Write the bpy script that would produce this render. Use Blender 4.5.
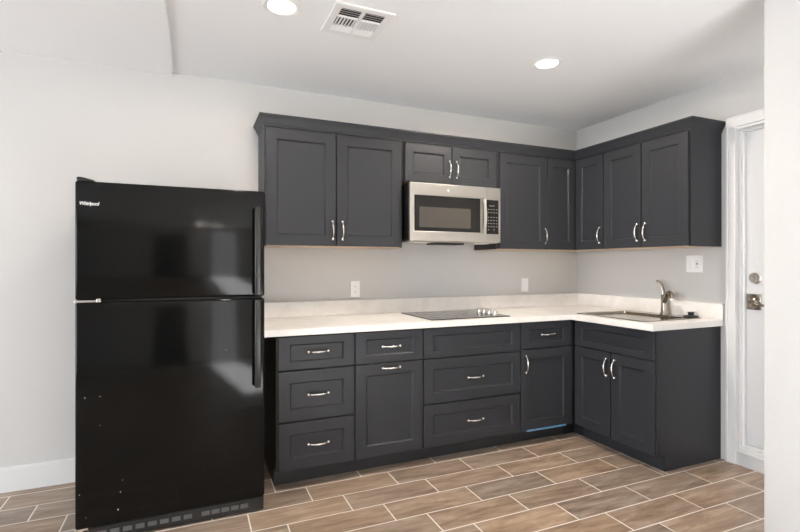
import bpy, bmesh, math, random
from mathutils import Vector, Matrix
random.seed(7)
for o in list(bpy.data.objects): bpy.data.objects.remove(o)
S = bpy.context.scene
COL = S.collection
PI = math.pi

# ------------------------------------------------------------------ camera
cam = bpy.data.cameras.new('camera'); cam_o = bpy.data.objects.new('camera', cam); COL.objects.link(cam_o)
cam.sensor_width = 36; cam.lens = 480.27/800*36; cam.clip_start = .02
cam.shift_y = -.93/800
cam_o.location = (-3.213, -3.3732, 1.2788)
cam_o.rotation_euler = (PI/2, 0, -.4087)
S.camera = cam_o

# ------------------------------------------------------------------ world, exposure, window daylight
S.view_settings.view_transform = 'Standard'; S.view_settings.look = 'None'
S.view_settings.gamma = 1; S.view_settings.use_curve_mapping = False
S.view_settings.exposure = 0.24
w = bpy.data.worlds.new('world'); S.world = w; w.use_nodes = True
bg = w.node_tree.nodes['Background']; bg.inputs[0].default_value = (.80, .88, 1, 1); bg.inputs[1].default_value = 1.0

def area(name, loc, rot, sx, sy, power, color):
    l = bpy.data.lights.new(name, 'AREA'); l.shape = 'RECTANGLE'; l.size = sx; l.size_y = sy
    l.energy = power; l.color = color
    o = bpy.data.objects.new(name, l); COL.objects.link(o); o.location = loc; o.rotation_euler = rot
    return o
# area lamps at the unseen openings added in the left and rear walls
area('added_daylight_left', (-7.99, -3.1, 1.25), (0, -PI/2, 0), 2.1, 3.4, 205, (.88, .94, 1))
area('added_daylight_rear', (-1.8, -7.96, 1.2), (PI/2, 0, 0), .9, 2.2, 20, (1, .97, .94))
# low sun added through the unseen rear glass door, to bounce off the carpet
sl_ = bpy.data.lights.new('sun', 'SUN'); sl_.energy = 92; sl_.angle = .01; sl_.color = (.95, .97, 1)
sun_o = bpy.data.objects.new('sun', sl_); COL.objects.link(sun_o)
sun_o.rotation_euler = Vector((0, .905, -.425)).to_track_quat('-Z', 'Y').to_euler()

# ------------------------------------------------------------------ materials
def srgb(r, g, b):
    f = lambda c: (c/255/12.92 if c/255 <= .04045 else ((c/255+.055)/1.055)**2.4)
    return (f(r), f(g), f(b), 1)
class NT:
    def __init__(s, name):
        s.m = bpy.data.materials.new(name); s.m.use_nodes = True; s.t = s.m.node_tree
        s.b = s.t.nodes['Principled BSDF']
    def n(s, typ, **kw):
        x = s.t.nodes.new(typ)
        for k, v in kw.items():
            if k.startswith('i_'):
                key = k[2:]; key = int(key) if key.isdigit() else key.replace('_', ' ')
                x.inputs[key].default_value = v
            else: setattr(x, k, v)
        return x
    def l(s, a, b): s.t.links.new(a, b)
    def math(s, op, a, b=None, c=None):
        x = s.n('ShaderNodeMath', operation=op)
        for i, v in enumerate((a, b, c)):
            if v is None: continue
            if isinstance(v, (int, float)): x.inputs[i].default_value = v
            else: s.l(v, x.inputs[i])
        return x.outputs[0]
def mat(name, col, rough=.5, metal=0, bump=0, bscale=40, var=0, stretch=(1, 1, 1), spec=.5, aniso=0, coat=0):
    k = NT(name); b = k.b
    b.inputs['Base Color'].default_value = col; b.inputs['Roughness'].default_value = rough
    b.inputs['Metallic'].default_value = metal; b.inputs['Specular IOR Level'].default_value = spec
    if coat: b.inputs['Coat Weight'].default_value = coat; b.inputs['Coat Roughness'].default_value = .05
    if aniso: b.inputs['Anisotropic'].default_value = aniso
    tc = k.n('ShaderNodeTexCoord'); mp = k.n('ShaderNodeMapping'); mp.inputs['Scale'].default_value = stretch
    k.l(tc.outputs['Object'], mp.inputs[0])
    nz = k.n('ShaderNodeTexNoise', i_Scale=bscale, i_Detail=5.0, i_Roughness=.6); k.l(mp.outputs[0], nz.inputs['Vector'])
    if var:
        mx = k.n('ShaderNodeMix', data_type='RGBA')
        mx.inputs[6].default_value = tuple(c*(1-var) for c in col[:3])+(1,)
        mx.inputs[7].default_value = tuple(min(1, c*(1+var)) for c in col[:3])+(1,)
        k.l(nz.outputs[0], mx.inputs[0]); k.l(mx.outputs[2], b.inputs['Base Color'])
    if bump:
        bp = k.n('ShaderNodeBump', i_Strength=bump, i_Distance=.01)
        k.l(nz.outputs[0], bp.inputs['Height']); k.l(bp.outputs[0], b.inputs['Normal'])
    return k.m
def emit(name, col, strength):
    k = NT(name); k.b.inputs['Base Color'].default_value = (0, 0, 0, 1)
    k.b.inputs['Emission Color'].default_value = col; k.b.inputs['Emission Strength'].default_value = strength
    return k.m

M = {}
M['wall'] = mat('wall_paint', srgb(200, 198, 195), .85, bump=.06, bscale=60, var=.012)
M['carpet'] = mat('bounce_carpet', srgb(226, 224, 222), .95, bump=.2, bscale=300, var=.03)  # for the strip added out of view, pale to throw sunlight upwards
M['ceil'] = mat('ceiling_paint', srgb(243, 243, 243), .9, bump=.05, bscale=45, var=.012)
M['trim'] = mat('white_trim', srgb(216, 215, 214), .5)
M['door'] = mat('white_door', srgb(200, 200, 201), .5)
M['cab'] = mat('charcoal_cabinet_paint', (.0315, .033, .0375, 1), .38, spec=.26, bump=.03, bscale=30, var=.10, stretch=(6, 6, .7))
M['cabin'] = mat('dark_side_veneer', (.07, .052, .04, 1), .5, bump=.03, bscale=25, var=.3, stretch=(6, 6, .5))
M['void'] = mat('gap_shadow_box', (.008, .008, .009, 1), .7, bump=.02, bscale=40, var=.1)  # near-black, putting the shadow of the door gaps into the box colour
M['kick'] = mat('charcoal_toe_kick', (.02, .021, .023, 1), .5, bump=.02, bscale=40, var=.1)
M['maple'] = mat('maple_underside', srgb(222, 196, 166), .5, bump=.02, bscale=12, var=.1, stretch=(1, 8, 8))
M['nickel'] = mat('satin_nickel', (.74, .71, .67, 1), .22, 1, bump=.01, bscale=90, var=.03)
M['nickel2'] = mat('brushed_handle_steel', (.62, .59, .54, 1), .36, 1, bump=.01, bscale=60, var=.03)
M['faucet'] = mat('brushed_nickel', (.36, .31, .26, 1), .2, 1, bump=.01, bscale=90, var=.03)
M['steel'] = mat('stainless_steel', (.58, .54, .485, 1), .28, 1, bump=.012, bscale=30, var=.05, stretch=(.6, .6, 40), aniso=.5)
M['sinksteel'] = mat('brushed_sink_steel', (.36, .325, .285, 1), .2, 1, bump=.015, bscale=60, var=.06, stretch=(1, 20, 1))
M['bglass'] = mat('black_glass', (.012, .011, .010, 1), .07, spec=.3, bump=.003, bscale=10)
M['cook'] = mat('cooktop_glass', (.035, .030, .027, 1), .10, spec=.6, bump=.003, bscale=20, var=.1)
M['mwin'] = mat('microwave_screen', (.06, .053, .045, 1), .2, spec=.5, bump=.006, bscale=400, var=.15)
M['bplast'] = mat('black_plastic', (.012, .012, .012, 1), .4, bump=.02, bscale=120, var=.1)
M['fridge'] = mat('textured_black_enamel', (.0040, .0040, .0039, 1), .09, spec=.2, bump=.008, bscale=200, var=.08)
M['fhand'] = mat('black_handle_plastic', (.014, .014, .013, 1), .3, bump=.03, bscale=300, var=.08)
M['gasket'] = mat('grey_gasket', (.10, .10, .10, 1), .6, bump=.02, var=.05)
M['logo'] = mat('silver_badge', (.78, .78, .76, 1), .35, .3, bump=.01, var=.02)
M['chip'] = mat('paint_chip', (.5, .49, .46, 1), .6, bump=.01, var=.1)
M['vent'] = mat('white_enamel', srgb(238, 237, 235), .4, bump=.01, var=.01)
M['ventdark'] = mat('vent_shadow_box', (.03, .03, .03, 1), .8, bump=.02, var=.1)
M['plate'] = mat('white_plastic_plate', srgb(242, 241, 239), .35, bump=.008, var=.01)
M['slot'] = mat('outlet_slot', (.06, .06, .06, 1), .6, bump=.01, var=.05)
M['film'] = mat('blue_film', (.10, .23, .38, 1), .3, bump=.03, var=.1)
M['sill'] = mat('grey_sill', srgb(196, 196, 196), .5, bump=.02, var=.04)
M['rubber'] = mat('black_rubber', (.01, .01, .01, 1), .45, bump=.03, var=.1)
M['key'] = mat('key_print', (.36, .34, .31, 1), .5, bump=.01, var=.05)
M['darkdoor'] = mat('dark_brown_door', (.02, .016, .013, 1), .5, bump=.03, bscale=20, var=.2, stretch=(6, 6, .6))
M['lamp'] = emit('lamp_diffuser', (1, .95, .88, 1), 9)
M['hoodlamp'] = mat('lamp_lens', (.8, .76, .66, 1), .3, bump=.02, var=.02)

def quartz():
    k = NT('white_quartz'); b = k.b
    tc = k.n('ShaderNodeTexCoord')
    n1 = k.n('ShaderNodeTexNoise', i_Scale=3.2, i_Detail=9.0, i_Roughness=.65, i_Distortion=1.4); k.l(tc.outputs['Object'], n1.inputs['Vector'])
    r = k.n('ShaderNodeValToRGB'); k.l(n1.outputs[0], r.inputs[0])
    e = r.color_ramp.elements; e[0].position = .36; e[0].color = srgb(233, 228, 222); e[1].position = .56; e[1].color = srgb(243, 239, 234)
    n2 = k.n('ShaderNodeTexNoise', i_Scale=180.0, i_Detail=3.0); k.l(tc.outputs['Object'], n2.inputs['Vector'])
    mx = k.n('ShaderNodeMix', data_type='RGBA', blend_type='MULTIPLY'); mx.inputs[0].default_value = .12
    k.l(r.outputs[0], mx.inputs[6]); k.l(n2.outputs[0], mx.inputs[7]); k.l(mx.outputs[2], b.inputs['Base Color'])
    b.inputs['Roughness'].default_value = .28
    return k.m
M['quartz'] = quartz()

def floor_mat():
    k = NT('wood_look_tile'); b = k.b
    ge = k.n('ShaderNodeNewGeometry'); sp = k.n('ShaderNodeSeparateXYZ'); k.l(ge.outputs['Position'], sp.inputs[0])
    X, Y = sp.outputs[0], sp.outputs[1]
    PX, PY, Y0, X0, SH = .508, .18, -.618, -1.088, .1693
    v = k.math('DIVIDE', k.math('SUBTRACT', Y0, Y), PY)
    row = k.math('FLOOR', v); fv = k.math('SUBTRACT', v, row)
    u = k.math('DIVIDE', k.math('SUBTRACT', k.math('SUBTRACT', X, X0), k.math('MULTIPLY', row, SH)), PX)
    ti = k.math('FLOOR', u); fu = k.math('SUBTRACT', u, ti)
    du = k.math('MULTIPLY', k.math('MINIMUM', fu, k.math('SUBTRACT', 1.0, fu)), PX)
    dv = k.math('MULTIPLY', k.math('MINIMUM', fv, k.math('SUBTRACT', 1.0, fv)), PY)
    d = k.math('MINIMUM', du, dv)
    # cut edge of the tiles along the sink cabinet
    dx = k.math('ABSOLUTE', k.math('ADD', X, .541))
    inr = k.math('MULTIPLY', k.math('GREATER_THAN', Y, -1.333), k.math('LESS_THAN', Y, -.56))
    dx = k.math('ADD', dx, k.math('MULTIPLY', k.math('SUBTRACT', 1.0, inr), 10.0))
    d = k.math('MINIMUM', d, dx)
    grout = k.n('ShaderNodeMapRange', i_1=.0024, i_2=.0042); grout.inputs[3].default_value = 1; grout.inputs[4].default_value = 0
    k.l(d, grout.inputs[0])
    idv = k.n('ShaderNodeCombineXYZ'); k.l(ti, idv.inputs[0]); k.l(row, idv.inputs[1])
    wn = k.n('ShaderNodeTexWhiteNoise', noise_dimensions='3D'); k.l(idv.outputs[0], wn.inputs['Vector'])
    # wood grain, shifted per tile
    off = k.n('ShaderNodeVectorMath', operation='MULTIPLY'); k.l(wn.outputs['Color'], off.inputs[0]); off.inputs[1].default_value = (31, 17, 9)
    ad = k.n('ShaderNodeVectorMath', operation='ADD'); k.l(ge.outputs['Position'], ad.inputs[0]); k.l(off.outputs[0], ad.inputs[1])
    mp = k.n('ShaderNodeMapping'); mp.inputs['Scale'].default_value = (2.2, 13, 1); k.l(ad.outputs[0], mp.inputs[0])
    n1 = k.n('ShaderNodeTexNoise', i_Scale=1.6, i_Detail=8.0, i_Roughness=.68, i_Distortion=.3); k.l(mp.outputs[0], n1.inputs['Vector'])
    mp2 = k.n('ShaderNodeMapping'); mp2.inputs['Scale'].default_value = (5, 70, 1); k.l(ad.outputs[0], mp2.inputs[0])
    n2 = k.n('ShaderNodeTexNoise', i_Scale=1.5, i_Detail=4.0, i_Roughness=.6); k.l(mp2.outputs[0], n2.inputs['Vector'])
    r = k.n('ShaderNodeValToRGB'); k.l(n1.outputs[0], r.inputs[0])
    e = r.color_ramp.elements; e[0].position = .30; e[0].color = srgb(120, 102, 87); e[1].position = .68; e[1].color = srgb(182, 163, 145)
    x = e.new(.5); x.color = srgb(154, 133, 114)
    r2 = k.n('ShaderNodeValToRGB'); k.l(wn.outputs['Value'], r2.inputs[0])
    e = r2.color_ramp.elements; e[0].color = (.84, .88, .95, 1); e[1].color = (1.16, 1.10, 1.03, 1)
    mx = k.n('ShaderNodeMix', data_type='RGBA', blend_type='MULTIPLY'); mx.inputs[0].default_value = 1
    k.l(r.outputs[0], mx.inputs[6]); k.l(r2.outputs[0], mx.inputs[7])
    r3 = k.n('ShaderNodeValToRGB'); k.l(n2.outputs[0], r3.inputs[0])
    e = r3.color_ramp.elements; e[0].position = .3; e[0].color = (.82, .82, .82, 1); e[1].position = .65; e[1].color = (1.06, 1.06, 1.06, 1)
    mx2 = k.n('ShaderNodeMix', data_type='RGBA', blend_type='MULTIPLY'); mx2.inputs[0].default_value = 1
    k.l(mx.outputs[2], mx2.inputs[6]); k.l(r3.outputs[0], mx2.inputs[7])
    mg = k.n('ShaderNodeMix', data_type='RGBA'); k.l(grout.outputs[0], mg.inputs[0]); k.l(mx2.outputs[2], mg.inputs[6])
    mg.inputs[7].default_value = srgb(232, 226, 218)
    k.l(mg.outputs[2], b.inputs['Base Color'])
    b.inputs['Roughness'].default_value = .32
    bp = k.n('ShaderNodeBump', i_Strength=.35, i_Distance=.002)
    h = k.math('SUBTRACT', k.math('MULTIPLY', n2.outputs[0], .4), grout.outputs[0])
    k.l(h, bp.inputs['Height']); k.l(bp.outputs[0], b.inputs['Normal'])
    return k.m
M['floor'] = floor_mat()

# ------------------------------------------------------------------ mesh helpers
class MB:
    def __init__(s): s.bm = bmesh.new()
    def box(s, x0, x1, y0, y1, z0, z1, bev=0, seg=2):
        t = bmesh.new()
        vs = [t.verts.new((x, y, z)) for x in (x0, x1) for y in (y0, y1) for z in (z0, z1)]
        for f in ((0, 1, 3, 2), (4, 6, 7, 5), (0, 4, 5, 1), (2, 3, 7, 6), (0, 2, 6, 4), (1, 5, 7, 3)):
            t.faces.new([vs[i] for i in f])
        if bev: bmesh.ops.bevel(t, geom=t.edges[:], offset=bev, segments=seg, profile=.5, affect='EDGES')
        return s.merge(t)
    def merge(s, t, mtx=None):
        if mtx is not None: bmesh.ops.transform(t, matrix=mtx, verts=t.verts[:])
        me = bpy.data.meshes.new('tmp'); t.to_mesh(me); t.free()
        s.bm.from_mesh(me); bpy.data.meshes.remove(me); return s
    def prism(s, prof, axis, a, b):
        """closed 2D profile extruded along an axis; profile in the remaining axes in xyz order"""
        t = bmesh.new()
        def pt(p, c):
            if axis == 'x': return (c, p[0], p[1])
            if axis == 'y': return (p[0], c, p[1])
            return (p[0], p[1], c)
        A = [t.verts.new(pt(p, a)) for p in prof]; B = [t.verts.new(pt(p, b)) for p in prof]
        n = len(prof)
        for i in range(n): t.faces.new((A[i], A[(i+1) % n], B[(i+1) % n], B[i]))
        t.faces.new(A[::-1]); t.faces.new(B)
        bmesh.ops.recalc_face_normals(t, faces=t.faces[:])
        return s.merge(t)
    def lathe(s, prof, seg=32, mtx=None):
        """profile of (r, z); closed at zero radius ends"""
        t = bmesh.new(); rings = []
        for r, z in prof:
            if r < 1e-6: rings.append([t.verts.new((0, 0, z))])
            else: rings.append([t.verts.new((r*math.cos(2*PI*i/seg), r*math.sin(2*PI*i/seg), z)) for i in range(seg)])
        for a, b in zip(rings, rings[1:]):
            for i in range(seg):
                j = (i+1) % seg
                if len(a) == 1 and len(b) == 1: continue
                if len(a) == 1: t.faces.new((a[0], b[i], b[j]))
                elif len(b) == 1: t.faces.new((a[i], a[j], b[0]))
                else: t.faces.new((a[i], a[j], b[j], b[i]))
        bmesh.ops.recalc_face_normals(t, faces=t.faces[:])
        return s.merge(t, mtx)
    def tube(s, pts, rad, seg=16, squash=1.0, flat=None):
        """swept tube along pts; rad list or number; squash scales the second cross axis"""
        t = bmesh.new(); P = [Vector(p) for p in pts]; n = len(P)
        R = rad if isinstance(rad, (list, tuple)) else [rad]*n
        up = Vector(flat) if flat else Vector((0, 0, 1)); rings = []
        for i in range(n):
            d = (P[min(i+1, n-1)]-P[max(i-1, 0)]).normalized()
            a = d.cross(up)
            if a.length < 1e-4: a = d.cross(Vector((1, 0, 0)))
            a.normalize(); c = a.cross(d).normalized()
            rings.append([t.verts.new(P[i]+(a*math.cos(2*PI*j/seg)+c*math.sin(2*PI*j/seg)*squash)*R[i]) for j in range(seg)])
        for a, b in zip(rings, rings[1:]):
            for j in range(seg): t.faces.new((a[j], a[(j+1) % seg], b[(j+1) % seg], b[j]))
        t.faces.new(rings[0][::-1]); t.faces.new(rings[-1])
        bmesh.ops.recalc_face_normals(t, faces=t.faces[:])
        return s.merge(t)
    def sphere(s, c, r, sc=(1, 1, 1)):
        t = bmesh.new(); bmesh.ops.create_uvsphere(t, u_segments=20, v_segments=12, radius=r)
        return s.merge(t, Matrix.Translation(c) @ Matrix.Diagonal((*sc, 1)))
    def cells(s, xs, ys, inside, z0, z1):
        """slab of arbitrary rectilinear plan with holes"""
        t = bmesh.new(); V = {}
        def v(x, y, z):
            k = (round(x, 5), round(y, 5), z)
            if k not in V: V[k] = t.verts.new((x, y, z))
            return V[k]
        nx, ny = len(xs)-1, len(ys)-1
        ins = lambda i, j: 0 <= i < nx and 0 <= j < ny and inside((xs[i]+xs[i+1])/2, (ys[j]+ys[j+1])/2)
        for i in range(nx):
            for j in range(ny):
                if not ins(i, j): continue
                x0, x1, y0, y1 = xs[i], xs[i+1], ys[j], ys[j+1]
                t.faces.new((v(x0, y0, z1), v(x1, y0, z1), v(x1, y1, z1), v(x0, y1, z1)))
                t.faces.new((v(x0, y1, z0), v(x1, y1, z0), v(x1, y0, z0), v(x0, y0, z0)))
                if not ins(i-1, j): t.faces.new((v(x0, y1, z0), v(x0, y0, z0), v(x0, y0, z1), v(x0, y1, z1)))
                if not ins(i+1, j): t.faces.new((v(x1, y0, z0), v(x1, y1, z0), v(x1, y1, z1), v(x1, y0, z1)))
                if not ins(i, j-1): t.faces.new((v(x0, y0, z0), v(x1, y0, z0), v(x1, y0, z1), v(x0, y0, z1)))
                if not ins(i, j+1): t.faces.new((v(x1, y1, z0), v(x0, y1, z0), v(x0, y1, z1), v(x1, y1, z1)))
        return s.merge(t)
    def shaker(s, w, h, t, rx, rz, mtx=None, rec=.0105, sl=.0085):
        """raised-frame panel: x 0..w, z 0..h, back at y=0, front at y=-t, recessed flat centre"""
        b = bmesh.new()
        def ring(i, j, y): return [b.verts.new(p) for p in ((i, y, j), (w-i, y, j), (w-i, y, h-j), (i, y, h-j))]
        e = .0018
        R = [ring(0, 0, 0), ring(0, 0, -t+e), ring(e, e, -t), ring(rx, rz, -t), ring(rx+.0015, rz+.0015, -t+.0035), ring(rx+sl, rz+sl, -t+rec)]
        for p, q in zip(R, R[1:]):
            for i in range(4): b.faces.new((p[i], p[(i+1) % 4], q[(i+1) % 4], q[i]))
        b.faces.new(R[0][::-1]); b.faces.new(R[-1])
        bmesh.ops.recalc_face_normals(b, faces=b.faces[:])
        return s.merge(b, mtx)
    def build(s, name, m, parent=None, smooth=False, mods=None):
        me = bpy.data.meshes.new(name); s.bm.to_mesh(me); s.bm.free()
        me.materials.append(m)
        if smooth:
            for p in me.polygons: p.use_smooth = True
            try: me.set_sharp_from_angle(angle=math.radians(38))
            except Exception: pass
        o = bpy.data.objects.new(name, me); COL.objects.link(o)
        if parent: o.parent = parent
        return o
def tag(o, label=None, cat=None, group=None, kind=None):
    if label: o['label'] = label
    if cat: o['category'] = cat
    if group: o['group'] = group
    if kind: o['kind'] = kind
    return o
def thing(name, label, cat, loc=(0, 0, 0), rz=0, group=None):
    o = bpy.data.objects.new(name, None); COL.objects.link(o); o.empty_display_size = .1
    o.location = loc; o.rotation_euler = (0, 0, rz)
    return tag(o, label, cat, group)
def T(x, y, z): return Matrix.Translation((x, y, z))
RX90 = Matrix.Rotation(PI/2, 4, 'X')     # turns +z into -y
def struct(name, mb, m, label=None, parent=None, cat=None):
    o = mb.build(name, m, parent)
    if parent is None: tag(o, label, cat or name.split('_')[0], kind='structure')
    return o

# ------------------------------------------------------------------ room shell
HC = 2.501; XL = -8.0; YR = -8.0
struct('floor', MB().box(XL-.15, 1.6, YR-.15, .15, -.1, 0), M['floor'], 'wood-look tile floor laid in staggered rows with pale grout')
struct('floor', MB().box(-2.6, -.02, YR, -2.5, -.01, .006), M['carpet'], 'pale carpet strip added out of frame to bounce sunlight onto the ceiling')
struct('ceiling', MB().box(XL-.15, 1.6, YR-.15, .15, HC, HC+.12), M['ceil'], 'flat white painted ceiling over the kitchen')
# slightly lower ceiling section at the left, with its hand-trowelled edge
edge = [(-3.330, 0), (-3.328, -.05), (-3.323, -.247), (-3.320, -.458), (-3.320, -.607), (-3.323, -.723), (-3.331, -.941), (-3.34, -1.3), (-3.345, -2.2), (-3.345, YR)]
struct('ceiling', MB().prism([(x, y) for x, y in edge]+[(XL, YR), (XL, 0)], 'z', HC-.016, HC+.01), M['ceil'], 'slightly lower pale ceiling section at the upper left corner')
struct('wall_back', MB().box(XL-.15, .15, 0, .15, 0, HC), M['wall'], 'pale grey wall behind the fridge and cabinets')
# right wall with the exterior door opening
OY0, OY1, OZ = -1.392, -2.312, 2.166
rw = MB(); rw.box(0, .15, OY0, 0, 0, HC); rw.box(0, .15, YR, OY1, 0, HC); rw.box(0, .15, OY1, OY0, OZ, HC)
struct('wall_right', rw, M['wall'], 'pale grey wall behind the sink, with the white door in it')
struct('wall_partition', MB().box(-.9, -.78, -2.62, -2.07, 0, HC), M['wall'], 'pale wall end in the right foreground')
lw = MB(); lw.box(XL-.15, XL, -1.4, 0, 0, HC); lw.box(XL-.15, XL, YR, -4.8, 0, HC); lw.box(XL-.15, XL, -4.8, -1.4, 0, .2); lw.box(XL-.15, XL, -4.8, -1.4, 2.3, HC)
struct('wall_left', lw, M['wall'], 'pale wall on the left with a large added window, out of frame')
rr = MB(); rr.box(XL-.15, -4.25, YR-.15, YR, 0, HC); rr.box(-3.1, -2.35, YR-.15, YR, 0, HC); rr.box(-4.25, -3.1, YR-.15, YR, 2.06, HC)
rr.box(-2.35, -1.3, YR-.15, YR, 2.35, HC); rr.box(-1.3, 1.6, YR-.15, YR, 0, HC)
struct('wall_rear', rr, M['wall'], 'pale wall behind the camera with a dark door and an added glass door')
d2 = MB(); d2.box(-4.25, -3.1, YR-.10, YR-.05, .005, 2.06)
struct('door_2', d2, M['darkdoor'], 'dark door behind the camera')
wf = MB()
for y in (-4.8, -3.13, -1.46): wf.box(XL-.09, XL-.03, y, y+.06, .2, 2.3)
for z in (.2, 2.24): wf.box(XL-.09, XL-.03, -4.8, -1.4, z, z+.06)
struct('window_added_1', wf, M['trim'], 'white frame of the window added in the left wall, out of frame')  # unseen window, added to bring daylight in from the left
wf = MB()
for x in (-2.35, -1.36): wf.box(x, x+.06, YR-.1, YR-.05, 0, 2.35)
for z in (0, 2.29): wf.box(-2.35, -1.3, YR-.1, YR-.05, z, z+.06)
struct('window_added_2', wf, M['trim'], 'white frame of the unseen glass door added in the rear wall')  # opening added for the sun that lights the carpet strip
bbp = [(0, 0), (-.016, 0), (-.016, .132), (-.010, .14), (0, .14)]
struct('baseboard_back', MB().prism([(y, z) for y, z in bbp], 'x', XL, -2.79), M['trim'], 'tall white baseboard along the back wall left of the fridge')

# exterior door: casing, jamb, slab, locks, sill
cs = MB()
cs.box(-.018, 0, -1.402, -1.343, 0, 2.166, .003); cs.box(-.018, 0, -2.384, -2.318, 0, 2.166, .003); cs.box(-.018, 0, -2.384, -1.343, 2.166, 2.234, .003)
cs.box(-.022, 0, -1.355, -1.343, 0, 2.234, .002); cs.box(-.022, 0, -2.384, -1.343, 2.222, 2.234, .002)
struct('trim_1', cs, M['trim'], 'white casing around the door at the right end of the kitchen')
jb = MB()
jb.box(-.004, .15, -1.398, -1.384, .0, 2.166); jb.box(-.004, .15, -2.318, -2.304, 0, 2.166); jb.box(-.004, .15, -2.318, -1.384, 2.150, 2.168)
for (a, b_) in ((.028, .060), (.040, .060)):
    q = .012 if a == .028 else .026
    jb.box(a, b_, -1.398-q, -1.398, .09, 2.152, .002); jb.box(a, b_, -2.304, -2.304+q, .09, 2.152, .002)
    jb.box(a, b_, -2.304, -1.398, 2.152-q*.7, 2.152, .002)
door = tag(bpy.data.objects.new('door_1', None), 'white exterior door beside the sink with satin nickel lock', 'door', kind='structure'); COL.objects.link(door)
jb.build('jamb', M['trim'], door)
sl = MB(); sl.box(.061, .105, -2.300, -1.402, .128, 2.15, .002); slab = sl.build('slab', M['door'], door)
si = MB(); si.box(-.002, .15, -2.304, -1.398, 0, .082); si.build('riser', M['sill'], door)
si = MB(); si.box(-.008, .06, -2.304, -1.398, .082, .096, .003); si.box(.02, .06, -2.304, -1.398, .096, .112, .004); si.box(.05, .12, -2.304, -1.398, .112, .126, .002); si.build('threshold', M['trim'], door)
MX = Matrix.Rotation(-PI/2, 4, 'Y')      # turns +z into -x
db = MB(); db.lathe([(0, .0), (.038, 0), (.038, .006), (.032, .013), (.0, .014)], 36, T(.061, -1.478, 1.197) @ MX)
db.lathe([(0, .012), (.011, .012), (.011, .02), (0, .021)], 24, T(.061, -1.475, 1.197) @ MX)
dbo = db.build('deadbolt', M['nickel'], door, True)
hd = MB(); hd.box(.052, .0612, -1.513, -1.430, .995, 1.095, .003)
hp = hd.build('lock_plate', M['faucet'], door, True)
hd = MB(); hd.lathe([(0, 0), (.027, 0), (.026, .018), (.015, .024), (.012, .05), (0, .052)], 28, T(.054, -1.476, 1.043) @ MX)
hd.tube([(.008, -1.470, 1.043), (.006, -1.490, 1.040), (.004, -1.52, 1.034), (.004, -1.562, 1.029)], [.011, .011, .009, .008], 14)
hd.build('lever', M['faucet'], hp, True)

# ------------------------------------------------------------------ pulls, doors, drawers
def pull_mesh():
    L, H = .058, .030
    mb = MB()
    pts = []; rad = []
    for i in range(17):
        s = -1+2*i/16
        pts.append((s*L, -.006-H*(1-abs(s)**2.6)*.86, 0)); rad.append(.0036+.0032*(1-s*s)**1.5)
    mb.tube(pts, rad, 14, flat=(0, 0, 1))
    for s in (-1, 1):
        mb.lathe([(0, 0), (.0085, 0), (.0085, .003), (.0065, .007), (.0085, .011), (.0078, .0145), (.004, .017), (0, .0175)], 20, T(s*L, 0, 0) @ RX90)
    o = mb.build('pull', M['nickel'], None, True); me = o.data; bpy.data.objects.remove(o); return me
PULL = pull_mesh()
def pull(parent, x, z, y=-.019, vertical=False):
    o = bpy.data.objects.new('handle', PULL); COL.objects.link(o); o.parent = parent
    o.location = (x, y, z); o.rotation_euler = (0, PI/2 if vertical else 0, 0)
    return tag(o, 'satin nickel arched bar handle')
G = .0040
def front(parent, name, x0, x1, z0, z1, depth, rx=.066, rz=.066, hd=None, m=None):
    """door or drawer front placed on the cabinet; hd = ('h'|'v', x, z) in front's coords"""
    mb = MB(); w, h = x1-x0-2*G, z1-z0-2*G
    mb.shaker(w, h, .019, rx, rz)
    o = mb.build(name, m or M['cab'], parent); o.location = (x0+G, -depth-.0008, z0+G)
    if hd: pull(o, hd[1], hd[2], vertical=hd[0] == 'v')
    return o
def base_carcass(t, w, left_mat=None, x0=0, x1=None):
    c = MB(); c.box(x0+.001, (x1 or w)-.001, -.600, -.003, .10, .8765); c.build('carcass', M['void'], t)
    kb = MB(); kb.box(x0+.001, (x1 or w)-.001, -.527, -.511, .0008, .0995); kb.build('toe_kick', M['kick'], t)
ZT, Z1, Z2, ZB = .873, .676, .382, .104

def base(x0, w, label, name='base_cabinet'):
    return thing(name, label, 'cabinet', (x0, 0, 0), 0, 'charcoal base cabinets along the back wall')
X = [-2.772, -2.315, -1.858, -1.096, -.639]
# three-drawer unit beside the fridge
t = base(X[0], .457, 'charcoal base cabinet with three handled drawers, nearest the fridge'); w = X[1]-X[0]
base_carcass(t, w)
sp = MB(); sp.prism([(-.003, .0008), (-.003, .8765), (-.600, .8765), (-.600, .10), (-.527, .10), (-.527, .0008)], 'x', -.004, .0005)
tag(sp.build('side_panel', M['cabin'], t), 'unfinished dark brown side panel')
front(t, 'drawer', 0, w, Z1, ZT, .600, rz=.044, hd=('h', w/2, .098))
front(t, 'drawer', 0, w, Z2, Z1, .600, hd=('h', w/2, .147))
front(t, 'drawer', 0, w, ZB, Z2, .600, hd=('h', w/2, .139))
# drawer over door
t = base(X[1], .457, 'charcoal base cabinet with one drawer above a door whose handle is horizontal'); w = X[2]-X[1]
base_carcass(t, w)
front(t, 'drawer', 0, w, Z1, ZT, .600, rz=.044, hd=('h', w/2, .098))
front(t, 'door', 0, w, ZB, Z1, .600, hd=('h', w/2, Z1-ZB-.034))
# wide drawers under the cooktop
t = base(X[2], .762, 'wide charcoal base cabinet under the cooktop, its top drawer front without a handle'); w = X[3]-X[2]
base_carcass(t, w)
front(t, 'drawer_front', 0, w, Z1, ZT, .600, rz=.044)
front(t, 'drawer', 0, w, Z2, Z1, .600, hd=('h', w/2, .147))
front(t, 'drawer', 0, w, ZB, Z2, .600, hd=('h', w/2, .139))
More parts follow.
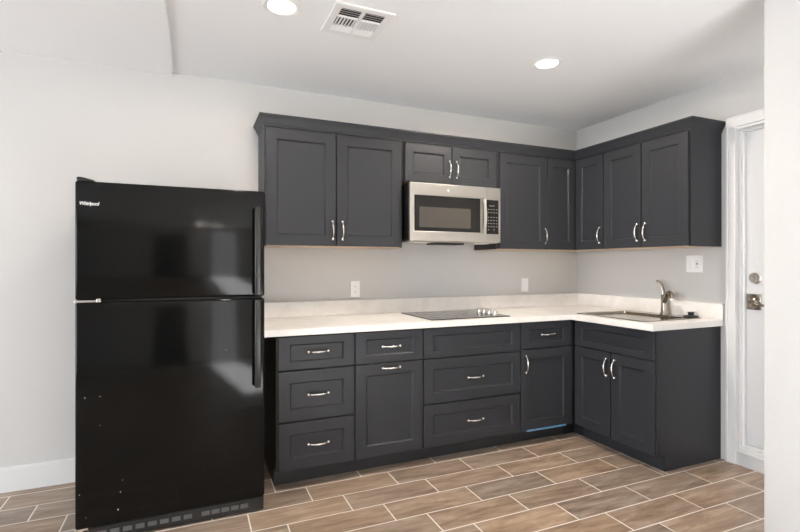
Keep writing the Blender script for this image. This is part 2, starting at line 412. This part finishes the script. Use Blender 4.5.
# drawer over door beside the corner
t = base(X[3], .457, 'charcoal corner base cabinet, one drawer above a door with a vertical handle'); w = X[4]-X[3]
base_carcass(t, w)
front(t, 'drawer', 0, w, Z1+.008, ZT, .600, rz=.044, hd=('h', w/2, .094))
d = front(t, 'door', 0, w, ZB, Z1+.008, .600, hd=('v', .034, .472))
fm = MB(); fm.box(.05, .40, -.0205, -.0005, -.008, .0055, .001); tag(fm.build('film_strip', M['film'], d), 'strip of blue protective film under the door')
fl = MB(); fl.box(w+.001, w+.017, -.615, -.60, .10, .8765); fl.build('filler_strip', M['cab'], t)
cl = MB(); cl.box(w+.001, w+.638, -.598, -.003, .10, .8765); cl.box(w+.001, w+.112, -.527, -.511, .0008, .0995); cl.box(w+.112, w+.128, -.6215, -.511, .0008, .0995); cl.build('corner_carcass', M['void'], t)
# sink base, turned to the right wall
SY0, SY1 = -.622, -1.300
t = thing('sink_base_cabinet', 'charcoal double-door base cabinet under the sink against the right wall', 'cabinet', (0, SY0, 0), -PI/2)
w = SY0-SY1
c = MB(); c.box(.001, w-.019, -.600, -.580, .10, .8765); c.box(.001, .018, -.58, -.003, .10, .8765); c.box(.001, w-.019, -.58, -.003, .10, .118); c.build('carcass', M['void'], t)
kb = MB(); kb.box(.001, w-.019, -.527, -.511, .0008, .0995); kb.build('toe_kick', M['cab'], t)
sp = MB(); sp.prism([(-.002, .0008), (-.002, .8765), (-.600, .8765), (-.600, .10), (-.527, .10), (-.527, .0008)], 'x', w-.018, w)
sp.build('side_panel', M['cab'], t)
front(t, 'drawer_front', 0.004, w-.004, Z1+.012, ZT, .600, rz=.044)
hz = .464
front(t, 'door', .004, w/2, ZB, Z1+.012, .600, hd=('v', w/2-.004-.034, hz+.012))
front(t, 'door', w/2, w-.004, ZB, Z1+.012, .600, hd=('v', .034, hz+.012))

# ------------------------------------------------------------------ wall cabinets
UB, UT, UD = 1.400, 2.150, .300
def wall_cab(loc, rz, w, z0, label, group='charcoal wall cabinets', name='wall_cabinet', finish=(0, 0)):
    t = thing(name, label, 'cabinet', loc, rz, group)
    h = UT-z0
    c = MB(); c.box(.001+.012*finish[0], w-.001-.012*finish[1], -UD, -.003, .004, h); c.build('carcass', M['void'], t)
    for s, f in ((0, finish[0]), (1, finish[1])):
        if f:
            q = MB(); a = 0 if s == 0 else w-.012
            q.box(a, a+.012, -UD, -.003, 0, h); q.build('side_panel', M['cab'], t)
    u = MB(); u.box(.012, w-.012, -UD+.012, -.012, 0, .004); tag(u.build('underside', M['maple'], t), 'pale maple underside')
    return t, h
UX = [-2.800, -1.868, -1.090, -.606]
t, h = wall_cab((UX[0], 0, UB), 0, UX[1]-UX[0], UB, 'large charcoal double-door wall cabinet above the counter beside the fridge', finish=(1, 1)); w = UX[1]-UX[0]
m = .456
front(t, 'door', .001, m, 0, h-.012, UD, hd=('v', m-.034, .100))
front(t, 'door', m, w-.012, 0, h-.012, UD, hd=('v', .034, .100))
ZM = 1.861
t, h = wall_cab((UX[1], 0, ZM), 0, UX[2]-UX[1], ZM, 'short charcoal double-door wall cabinet above the microwave'); w = UX[2]-UX[1]
m = .390
front(t, 'door', .014, m, 0, h-.012, UD, rx=.06, rz=.06, hd=('v', m-.014-.03, .106))
front(t, 'door', m, w-.008, 0, h-.012, UD, rx=.06, rz=.06, hd=('v', .03, .106))
t, h = wall_cab((UX[2], 0, UB), 0, UX[3]-UX[2], UB, 'single-door charcoal wall cabinet right of the microwave', finish=(1, 0)); w = UX[3]-UX[2]
front(t, 'door', .026, w, 0, h-.012, UD, hd=('v', w-.026-.034, .105))
# L-shaped corner unit with two folding leaves
CY = -.610
t = thing('corner_wall_cabinet', 'charcoal L-shaped corner wall cabinet with two narrow doors folding into the corner', 'cabinet', (0, 0, UB), 0, 'charcoal wall cabinets')
h = UT-UB
xs = [UX[3]+.001, -UD, -.003]; ys = [CY+.001, -UD, -.003]
c = MB(); c.cells(xs, ys, lambda x, y: x > -UD or y > -UD, .004, h); c.build('carcass', M['void'], t)
u = MB(); u.cells([UX[3]+.012, -UD+.012, -.012], [CY+.012, -UD+.012, -.012], lambda x, y: x > -UD+.012 or y > -UD+.012, 0, .004); tag(u.build('underside', M['maple'], t), 'pale maple underside')
lf = front(t, 'door', UX[3], -UD-.020, 0, h-.012, UD, rx=.06)
rf = MB(); ww = -UD-.020-CY-2*G; rf.shaker(ww, h-.012-2*G, .019, .06, .066); rf = rf.build('door', M['cab'], t)
rf.location = (-UD-.0008, -UD-.020-G, G); rf.rotation_euler = (0, 0, -PI/2); pull(rf, ww-.024, .105, vertical=True)
bpm = MB(); bpm.lathe([(0, 0), (.006, 0), (.005, .003), (0, .0035)], 16, T(-UX[3]-UD-.020-2*G-.008, -.019, .11) @ RX90); bpm.build('bumper', M['kick'], lf)
t, h = wall_cab((0, CY, UB), -PI/2, 1.306+CY, UB, 'charcoal double-door wall cabinet above the sink, at the right end of the run', finish=(0, 1)); w = 1.306+CY
m = .341
front(t, 'door', .002, m, 0, h-.012, UD, hd=('v', m-.034, .105))
front(t, 'door', m, w-.004, 0, h-.012, UD, hd=('v', .034, .105))

# crown moulding: one run along all wall cabinets, mitred at corners
def crown():
    b = bmesh.new()
    prof = [(0, 0), (.003, 0), (.004, .010), (.010, .020), (.020, .040), (.030, .056), (.034, .058), (.034, .068), (0, .068)]   # outwards, up
    z0 = UT-.002; F = UD+.0015
    path = [((UX[0], -.002), (-1, 0)), ((UX[0], -F), (-1, -1)), ((-F, -F), (-1, -1)), ((-F, -1.306), (-1, -1)), ((-.002, -1.306), (0, -1))]
    rings = []
    for (x, y), (nx, ny) in path:
        rings.append([b.verts.new((x+nx*o, y+ny*o, z0+zz)) for o, zz in prof])
    n = len(prof)
    for p, q in zip(rings, rings[1:]):
        for i in range(n): b.faces.new((p[i], p[(i+1) % n], q[(i+1) % n], q[i]))
    b.faces.new(rings[0]); b.faces.new(rings[-1][::-1])
    bmesh.ops.recalc_face_normals(b, faces=b.faces[:])
    mb = MB(); mb.merge(b)
    return mb
tag(crown().build('crown_moulding', M['cab']), 'charcoal crown moulding running along the tops of all wall cabinets', 'moulding')

# ------------------------------------------------------------------ countertop
SX0, SX1, SYa, SYb = -.565, -.045, -.615, -1.185       # sink cutout
ct = thing('countertop', 'white quartz L-shaped countertop with low backsplash', 'countertop', (0, 0, 0))
cb = MB(); D = .648; YE = -1.324; DR = .666
cb.cells([-2.858, -DR, SX0, SX1, -.002], [YE, SYb, -D, SYa, -.002], lambda x, y: (y > -D or x > -DR) and not (SX0 < x < SX1 and SYb < y < SYa), .8785, .918)
cbo = cb.build('slab', M['quartz'], ct)
bv = cbo.modifiers.new('bevel', 'BEVEL'); bv.width = .003; bv.segments = 2; bv.limit_method = 'ANGLE'
sp = MB(); sp.box(-2.858, -.021, -.020, -.002, .9185, 1.024, .002); sp.build('backsplash', M['quartz'], ct)
sp = MB(); sp.box(-.020, -.002, YE, -.002, .9185, 1.024, .002); sp.build('backsplash', M['quartz'], ct)

# sink
sk = thing('kitchen_sink', 'stainless steel drop-in sink set in the white counter', 'sink', (0, 0, .918))
def rrect(x0, x1, y0, y1, r, n=6):
    pts = []
    for cx, cy, a in ((x1-r, y1-r, 0), (x0+r, y1-r, PI/2), (x0+r, y0+r, PI), (x1-r, y0+r, 1.5*PI)):
        for i in range(n+1): pts.append((cx+r*math.cos(a+PI/2*i/n), cy+r*math.sin(a+PI/2*i/n)))
    return pts
def ringstack(levels):
    b = bmesh.new(); R = [[b.verts.new((x, y, z)) for x, y in pts] for pts, z in levels]
    n = len(R[0])
    for p, q in zip(R, R[1:]):
        for i in range(n): b.faces.new((p[i], p[(i+1) % n], q[(i+1) % n], q[i]))
    b.faces.new(R[0][::-1]); b.faces.new(R[-1])
    bmesh.ops.recalc_face_normals(b, faces=b.faces[:])
    mb = MB(); mb.merge(b); return mb
ox = (-.588, -.024, -1.205, -.595); ix = (-.545, -.135, -1.155, -.640)
def sh(r, d): return (r[0]+d, r[1]-d, r[2]+d, r[3]-d)
rim = ringstack([(rrect(*sh(ox, .03), .03), -.010), (rrect(*sh(ox, .024), .03), .0006), (rrect(*ox, .035), .0006), (rrect(*sh(ox, .004), .035), .0045), (rrect(*sh(ox, .018), .03), .0045), (rrect(*sh(ix, -.006), .05), .003), (rrect(*ix, .045), -.006), (rrect(*sh(ix, .012), .045), -.15), (rrect(*sh(ix, .03), .04), -.172), (rrect(*sh(ix, .10), .04), -.176)])
rim.build('basin', M['sinksteel'], sk, True)
dr = MB(); dr.lathe([(0, .002), (.03, .002), (.034, .004), (.044, .004), (.048, .001), (.046, -.002), (0, -.002)], 32, T(-.34, -.90, -.174)); dr.build('drain', M['nickel'], sk, True)

# faucet
fx, fy = -.078, -.945
fc = thing('faucet', 'brushed nickel single-lever kitchen faucet behind the sink', 'faucet', (fx, fy, .9227))
b_ = MB(); b_.lathe([(0, 0), (.031, 0), (.031, .004), (.027, .010), (.024, .018), (.0225, .05), (.022, .09), (.0235, .115), (.022, .135), (.014, .147), (0, .151)], 32)
b_.build('body', M['faucet'], fc, True)
dx, dy = Vector((-.50, -.866)).normalized()
s_ = MB(); P_ = []; Rr = []
for i in range(15):
    a = i/14; r = .105*a; z = .080+.080*math.sin(PI*a*.60)
    P_.append((dx*r, dy*r, z)); Rr.append(.0185-.0035*a)
lx, ly, lz = P_[-1]
P_ += [(lx+dx*.012, ly+dy*.012, lz-.012), (lx+dx*.016, ly+dy*.016, lz-.032)]; Rr += [.0165, .0165]
s_.tube(P_, Rr, 20)
so = s_.build('spout', M['faucet'], fc, True)
a_ = MB(); a_.lathe([(0, -.012), (.013, -.012), (.0178, -.010), (.0178, 0), (0, 0)], 24, T(lx+dx*.0165, ly+dy*.0165, lz-.034)); a_.build('aerator', M['nickel'], so, True)
l_ = MB(); l_.tube([(0, 0, .138), (-.002, .004, .165), (-.004, .009, .190), (-.008, .018, .214), (-.015, .034, .234), (-.023, .050, .243)], [.0165, .0155, .0145, .0135, .0115, .006], 16, squash=.5, flat=(0, 1, .6))
l_.build('lever', M['faucet'], fc, True)
st = thing('sink_stopper', 'black rubber sink stopper lying at the sink corner beside the faucet', 'stopper', (-.068, -1.140, .9227))
q = MB(); q.lathe([(0, 0), (.046, 0), (.048, .004), (.042, .010), (.016, .013), (0, .013)], 32); q.build('disc', M['rubber'], st, True)
q = MB(); q.lathe([(0, .012), (.020, .012), (.020, .016), (.018, .018), (.018, .026), (.021, .028), (.021, .034), (0, .035)], 24); q.build('knob', M['rubber'], st, True)

# cooktop
ck = thing('cooktop', 'black glass electric cooktop set in the counter under the microwave', 'cooktop', (0, 0, .9185))
q = ringstack([(rrect(-1.785, -1.165, -.597, -.09, .008), 0), (rrect(-1.785, -1.165, -.597, -.09, .008), .005), (rrect(-1.782, -1.168, -.594, -.093, .007), .0065)])
q.build('glass_top', M['cook'], ck)
for i in range(4):
    q = MB(); q.lathe([(0, 0), (.021, 0), (.021, .004), (.018, .006), (.017, .024), (.0155, .028), (0, .029)], 28, T(-1.235, -.305-.067*i, .0068))
    q.box(-1.2385, -1.2315, -.305-.067*i-.015, -.305-.067*i+.015, .034, .040, .0015)
    q.build('knob', M['nickel'], ck, True)
def ring(cx, cy, r, wd=.0025, z=.0069):
    mb = MB(); mb.lathe([(r-wd, z-.0003), (r+wd, z-.0003), (r+wd, z), (r-wd, z), (r-wd, z-.0003)], 48, T(cx, cy, 0)); return mb
for cx, cy, r in ((-1.64, -.22, .075), (-1.62, -.455, .095), (-1.40, -.22, .095), (-1.38, -.455, .075)):
    ring(cx, cy, r).build('burner_ring', M['gasket'], ck)

# ------------------------------------------------------------------ microwave
MX0, MX1, MZ0, MZ1, MY = -1.848, -1.104, 1.441, 1.850, -.385
mw = thing('microwave', 'stainless steel over-the-range microwave with black glass door', 'microwave', (MX0, 0, MZ0))
W, H = MX1-MX0, MZ1-MZ0
q = MB(); q.box(.004, W-.004, MY+.03, -.003, .018, H, .003); q.build('case', M['bplast'], mw)
q = MB(); q.box(.0, W, MY+.03, -.02, .0, .018, .002)
q.build('bottom_plate', M['steel'], mw)
q = MB(); q.box(.25, W-.25, MY+.10, MY+.24, -.012, .0, .003); q.build('grease_filter', M['bplast'], mw)
for x in (.06, W-.19):
    q = MB(); q.box(x, x+.13, MY+.06, MY+.13, -.006, 0, .002); q.build('lamp_lens', M['hoodlamp'], mw)
DX = .606
q = MB(); q.cells([0, .036, .570, DX], [0, .070, .318, H-.004], lambda x, z: not (.036 < x < .570 and .070 < z < .318), 0, .034)
dd = MB(); me_ = bpy.data.meshes.new('t'); q.bm.to_mesh(me_); q.bm.free(); dd.bm.from_mesh(me_); bpy.data.meshes.remove(me_)
bmesh.ops.transform(dd.bm, matrix=T(0, MY+.029, .004) @ RX90, verts=dd.bm.verts[:])
dr_ = dd.build('door', M['steel'], mw); bv = dr_.modifiers.new('bevel', 'BEVEL'); bv.width = .003; bv.segments = 2; bv.limit_method = 'ANGLE'
q = MB(); q.box(.034, .572, MY+.002, MY+.028, .072, .324, .001); gl = q.build('glass', M['bglass'], dr_)
q = MB(); q.prism([(a, b) for a, b in rrect(.075, .488, .101, .243, .006)], 'y', MY+.0012, MY+.004); q.build('window_screen', M['mwin'], dr_)
q = MB(); hx = .590
arc = [(-.006-.032*math.sin(PI*i/12)**.7, .066+.262*i/12) for i in range(13)]
q.prism([(MY+a, b) for a, b in arc]+[(MY+min(.002, a+.012), b) for a, b in arc[::-1]], 'x', hx-.013, hx+.013)
tag(q.build('handle', M['nickel2'], dr_, True), 'bowed stainless bar handle')
q = MB(); q.lathe([(0, 0), (.011, 0), (.011, .0015), (.0095, .002), (0, .002)], 32, T(.30, MY-.004, H-.045) @ RX90)
bd = q.build('badge', M['logo'], dr_, True)
q = MB(); q.box(DX+.002, W, MY-.003, MY+.03, .004, H, .003); cp = q.build('control_panel', M['steel'], mw)
q = MB(); q.box(DX+.014, W-.018, MY-.0042, MY+.0, .066, .318, .001); tp = q.build('touch_panel', M['bglass'], mw)
for r in range(7):
    for c in range(4):
        if r == 6 and c in (1, 3): continue
        x = DX+.026+c*.024; z = .245-r*.023-(.012 if r > 1 else 0)
        ky = MB(); ky.box(x, x+.010, MY-.0047, MY-.0042, z, z+.0055); ky.build('key', M['key'], tp)
ky = MB(); ky.box(DX+.038, DX+.085, MY-.0047, MY-.0042, .272, .2765); ky.build('display_line', M['key'], tp)

# ------------------------------------------------------------------ refrigerator
FX0, FX1, FY = -3.699, -2.866, -.80
fr = thing('refrigerator', 'tall black top-freezer refrigerator standing left of the cabinets', 'refrigerator', (FX0, FY, 0))
W = FX1-FX0; ZS = 1.113; ZTOP = 1.662; ZD = .078
q = MB(); q.box(.004, W-.004, .072, .745, .045, ZTOP-.006, .006); q.build('case', M['fridge'], fr)
q = MB(); q.box(.012, W-.012, .060, .0725, ZD+.012, ZTOP-.012); q.build('gasket', M['gasket'], fr)
q = MB(); q.box(0, W, 0, .061, ZS+.006, ZTOP, .010, 4); fd = tag(q.build('freezer_door', M['fridge'], fr, True), 'upper black freezer door')
q = MB(); q.box(0, W, 0, .061, ZD, ZS-.006, .010, 4); rd = tag(q.build('fridge_door', M['fridge'], fr, True), 'lower black refrigerator door')
def fhandle(z0, z1, par, top):
    q = MB(); xa, xb = W-.053, W-.022
    q.box(xa, xb, -.040, -.012, z0, z1, .006, 3)
    q.box(xa+.004, xb-.002, -.016, .002, (z1-.06) if top else z0+.004, (z1-.004) if top else z0+.06, .003)
    q.box(xa+.004, xb-.002, -.016, .002, z0+.004 if top else z1-.06, z0+.06 if top else z1-.004, .003)
    return q.build('handle', M['fhand'], par, True)
fhandle(ZS+.010, 1.578, fd, True); fhandle(.652, ZS-.010, rd, False)
# hinges
q = MB(); q.box(.008, .070, .004, .085, ZTOP, ZTOP+.005, .002)
q.prism([(.006, ZTOP+.004), (.006, ZTOP+.016), (.014, ZTOP+.019), (.030, ZTOP+.017), (.075, ZTOP+.006), (.075, ZTOP+.004)], 'y', .006, .10)
q.build('hinge_cover', M['fhand'], fr)
q = MB(); q.box(-.002, .085, -.004, .055, ZS-.0045, ZS+.0045, .001); q.box(.085, .102, -.006, .03, ZS-.0055, ZS+.012, .001); tag(q.build('hinge', M['nickel'], fr), 'bright metal centre hinge')
# toe grille
q = MB(); q.box(.05, W-.004, .010, .03, .008, ZD-.006, .003); gr = q.build('toe_grille', M['bplast'], fr)
for a in [.085+.052*i for i in range(8)]+[.53+.046*i for i in range(5)]:
    q = MB(); q.box(a, a+.037, .0088, .012, .030, .052, .001); q.build('slot', M['gasket'], gr)
for x in (.03, W-.05):
    for y in (.06, .68):
        q = MB(); q.lathe([(0, 0), (.018, 0), (.018, .012), (.01, .016), (.01, .05), (0, .05)], 20, T(x, y, .0005)); q.build('foot', M['bplast'], fr)
q = MB(); q.box(-.001, .05, .006, .03, .066, .0775, .002); q.build('lower_hinge', M['nickel'], fr)
# paint chips on the lower door
for u, z, r in ((.039, .674, .0035), (.098, .675, .0026), (.098, .542, .002), (.018, .237, .0028), (.188, .275, .002), (.180, .221, .003), (.170, .141, .0045), (.043, .128, .002), (.643, .85, .002)):
    q = MB(); q.lathe([(0, 0), (r*.8, 0), (r*.5, .0004), (0, .0005)], 10, T(u, -.0002, z) @ RX90)
    tag(q.build('paint_chip', M['chip'], rd), 'small pale chip in the black finish')
# badge lettering
cu = bpy.data.curves.new('badge_text', 'FONT'); cu.body = 'Whirlpool'; cu.size = .026; cu.extrude = .0008; cu.shear = .25; cu.space_character = .92; cu.offset = .0004
to = bpy.data.objects.new('badge_text', cu); COL.objects.link(to); bpy.context.view_layer.update()
me_ = bpy.data.meshes.new_from_object(to.evaluated_get(bpy.context.evaluated_depsgraph_get())); bpy.data.objects.remove(to)
ws = [v.co.x for v in me_.vertices]; kx = .077/(max(ws)-min(ws))
me_.transform(T(.016, -.0012, 1.552) @ RX90 @ Matrix.Diagonal((kx, kx*1.15, 1, 1)))
me_.materials.clear(); me_.materials.append(M['logo'])
bo = bpy.data.objects.new('badge', me_); COL.objects.link(bo); bo.parent = fd; tag(bo, 'silver maker name lettering')

# ------------------------------------------------------------------ outlets and switches
def outlet(loc, rz, w, label, kind, name='wall_outlet', cat='outlet', h=.117):
    t = thing(name, label, cat, loc, rz)
    q = MB(); q.box(-w/2, w/2, -.006, -.0005, -h/2, h/2, .003); q.build('cover_plate', M['plate'], t)
    for k in range(len(kind)):
        cx = (k-(len(kind)-1)/2)*.046
        if kind[k] == 'o':
            for s in (-1, 1):
                q = MB(); q.prism([(a+cx, b+s*.0195) for a, b in rrect(-.0165, .0165, -.0140, .0140, .010)], 'y', -.0075, -.004); r_ = q.build('receptacle', M['plate'], t)
                for a, b, c, d in ((-.0075, -.0055, -.001, .007), (.0055, .0075, -.001, .006), (-.002, .002, -.009, -.005)):
                    q = MB(); q.box(cx+a, cx+b, -.0079, -.0073, s*.0195+c, s*.0195+d); q.build('slot', M['slot'], r_)
        elif kind[k] == 's':
            q = MB(); q.box(cx-.0165, cx+.0165, -.0078, -.004, -.033, .033, .0015)
            q.prism([(-.0078, -.030), (-.0105, .030), (-.0078, .031)], 'x', cx-.0155, cx+.0155); q.build('rocker', M['plate'], t)
        else:
            q = MB(); q.box(cx-.0165, cx+.0165, -.0085, -.004, -.033, .033, .0015); r_ = q.build('receptacle', M['plate'], t)
            for s in (-1, 1):
                for a, b, c, d in ((-.0075, -.0055, -.001, .007), (.0055, .0075, -.001, .006), (-.002, .002, -.009, -.005)):
                    q = MB(); q.box(cx+a, cx+b, -.0088, -.0082, s*.019+c, s*.019+d); q.build('slot', M['slot'], r_)
            q = MB(); q.box(cx-.008, cx+.008, -.0095, -.0082, -.004, .004, .0005); q.build('test_button', M['slot'], r_)
    return t
outlet((-2.113, 0, 1.103), 0, .073, 'white duplex outlet on the back wall between fridge and cooktop', 'o')
outlet((-.582, 0, 1.107), 0, .073, 'white wall switch on the back wall right of the cooktop, near the corner', 's', 'wall_switch', 'switch')
outlet((0, -1.119, 1.287), -PI/2, .120, 'white double-gang plate with switch and outlet above the sink', 'sg', 'switch_plate', 'switch')

# ------------------------------------------------------------------ ceiling fixtures
def can_light(x, y, label, power=14, group='recessed ceiling lights'):
    t = thing('recessed_light', label, 'ceiling light', (x, y, HC), 0, group)
    q = MB(); q.lathe([(.062, -.001), (.086, -.001), (.088, -.004), (.084, -.008), (.066, -.006), (.062, -.001)], 48); q.build('trim_ring', M['vent'], t, True)
    q = MB(); q.lathe([(0, -.0045), (.055, -.0045), (.063, -.003), (.063, -.001), (0, -.001)], 48); q.build('diffuser', M['lamp'], t, True)
    l = bpy.data.lights.new('bulb', 'AREA'); l.shape = 'DISK'; l.size = .12; l.energy = power; l.color = (1, .89, .77)
    o = bpy.data.objects.new('bulb', l); COL.objects.link(o); o.parent = t; o.location = (0, 0, -.012)
    return t
can_light(-2.825, -1.072, 'round recessed ceiling light above the fridge, left of the air vent', 11)
can_light(-1.240, -1.058, 'round recessed ceiling light right of the air vent, toward the corner', 22)
can_light(-2.12, -7.45, 'unseen recessed ceiling light added behind the camera, nearer the glass door')  # this can and the next added for brightness, placed by the fridge highlights
can_light(-2.72, -7.3, 'unseen recessed ceiling light added behind the camera, nearer the left wall')

vt = thing('ceiling_vent', 'square white louvered air vent in the ceiling', 'vent', (-2.4525, -1.075, HC))
VW = .150
q = MB(); q.cells([-VW, -VW+.040, VW-.040, VW], [-VW, -VW+.040, VW-.04, VW], lambda x, y: abs(x) > VW-.04 or abs(y) > VW-.04, -.010, -.0005)
fo = q.build('frame', M['vent'], vt); bv = fo.modifiers.new('bevel', 'BEVEL'); bv.width = .004; bv.segments = 2; bv.limit_method = 'ANGLE'
q = MB(); q.box(-VW+.03, VW-.03, -VW+.03, VW-.03, -.0012, -.0004); q.build('backing', M['ventdark'], vt)
I = VW-.040
def louver(mb, x0, x1, y0, y1, along, tilt):
    """thin tilted blade in a slot"""
    z0, z1, th = -.011, -.002, .0016
    if along == 'x':
        c = (y0+y1)/2; k = tilt*.006
        mb.prism([(c-k-th, z0), (c-k+th, z0), (c+k+th, z1), (c+k-th, z1)], 'x', x0, x1)
    else:
        c = (x0+x1)/2; k = tilt*.006
        mb.prism([(c-k-th, z0), (c-k+th, z0), (c+k+th, z1), (c+k-th, z1)], 'y', y0, y1)
q = MB(); q.box(-.008, .008, -I, I, -.011, -.0015)
q.build('centre_bar', M['vent'], vt)
for sx in (-1, 1):
    xa, xb = (-I, -.008) if sx < 0 else (.008, I)
    for i in range(4):     # long slots nearest the camera
        q = MB(); y = -I+.010+.019*i; louver(q, xa, xb, y-.004, y+.004, 'x', 1.4); q.build('louver', M['vent'], vt)
    for i in range(6):     # short blades across
        q = MB(); x = xa+.009+(xb-xa-.018)*i/5; louver(q, x-.004, x+.004, -.028, .055, 'y', -sx); q.build('louver', M['vent'], vt)
    for a, b in ((-.034, -.028), (.055, .060)):
        q = MB(); q.box(xa, xb, a, b, -.011, -.002); q.build('cross_bar', M['vent'], vt)
    for i in range(3):
        q = MB(); y = .070+.016*i; louver(q, xa, xb, y-.004, y+.004, 'x', -1.6); q.build('louver', M['vent'], vt)
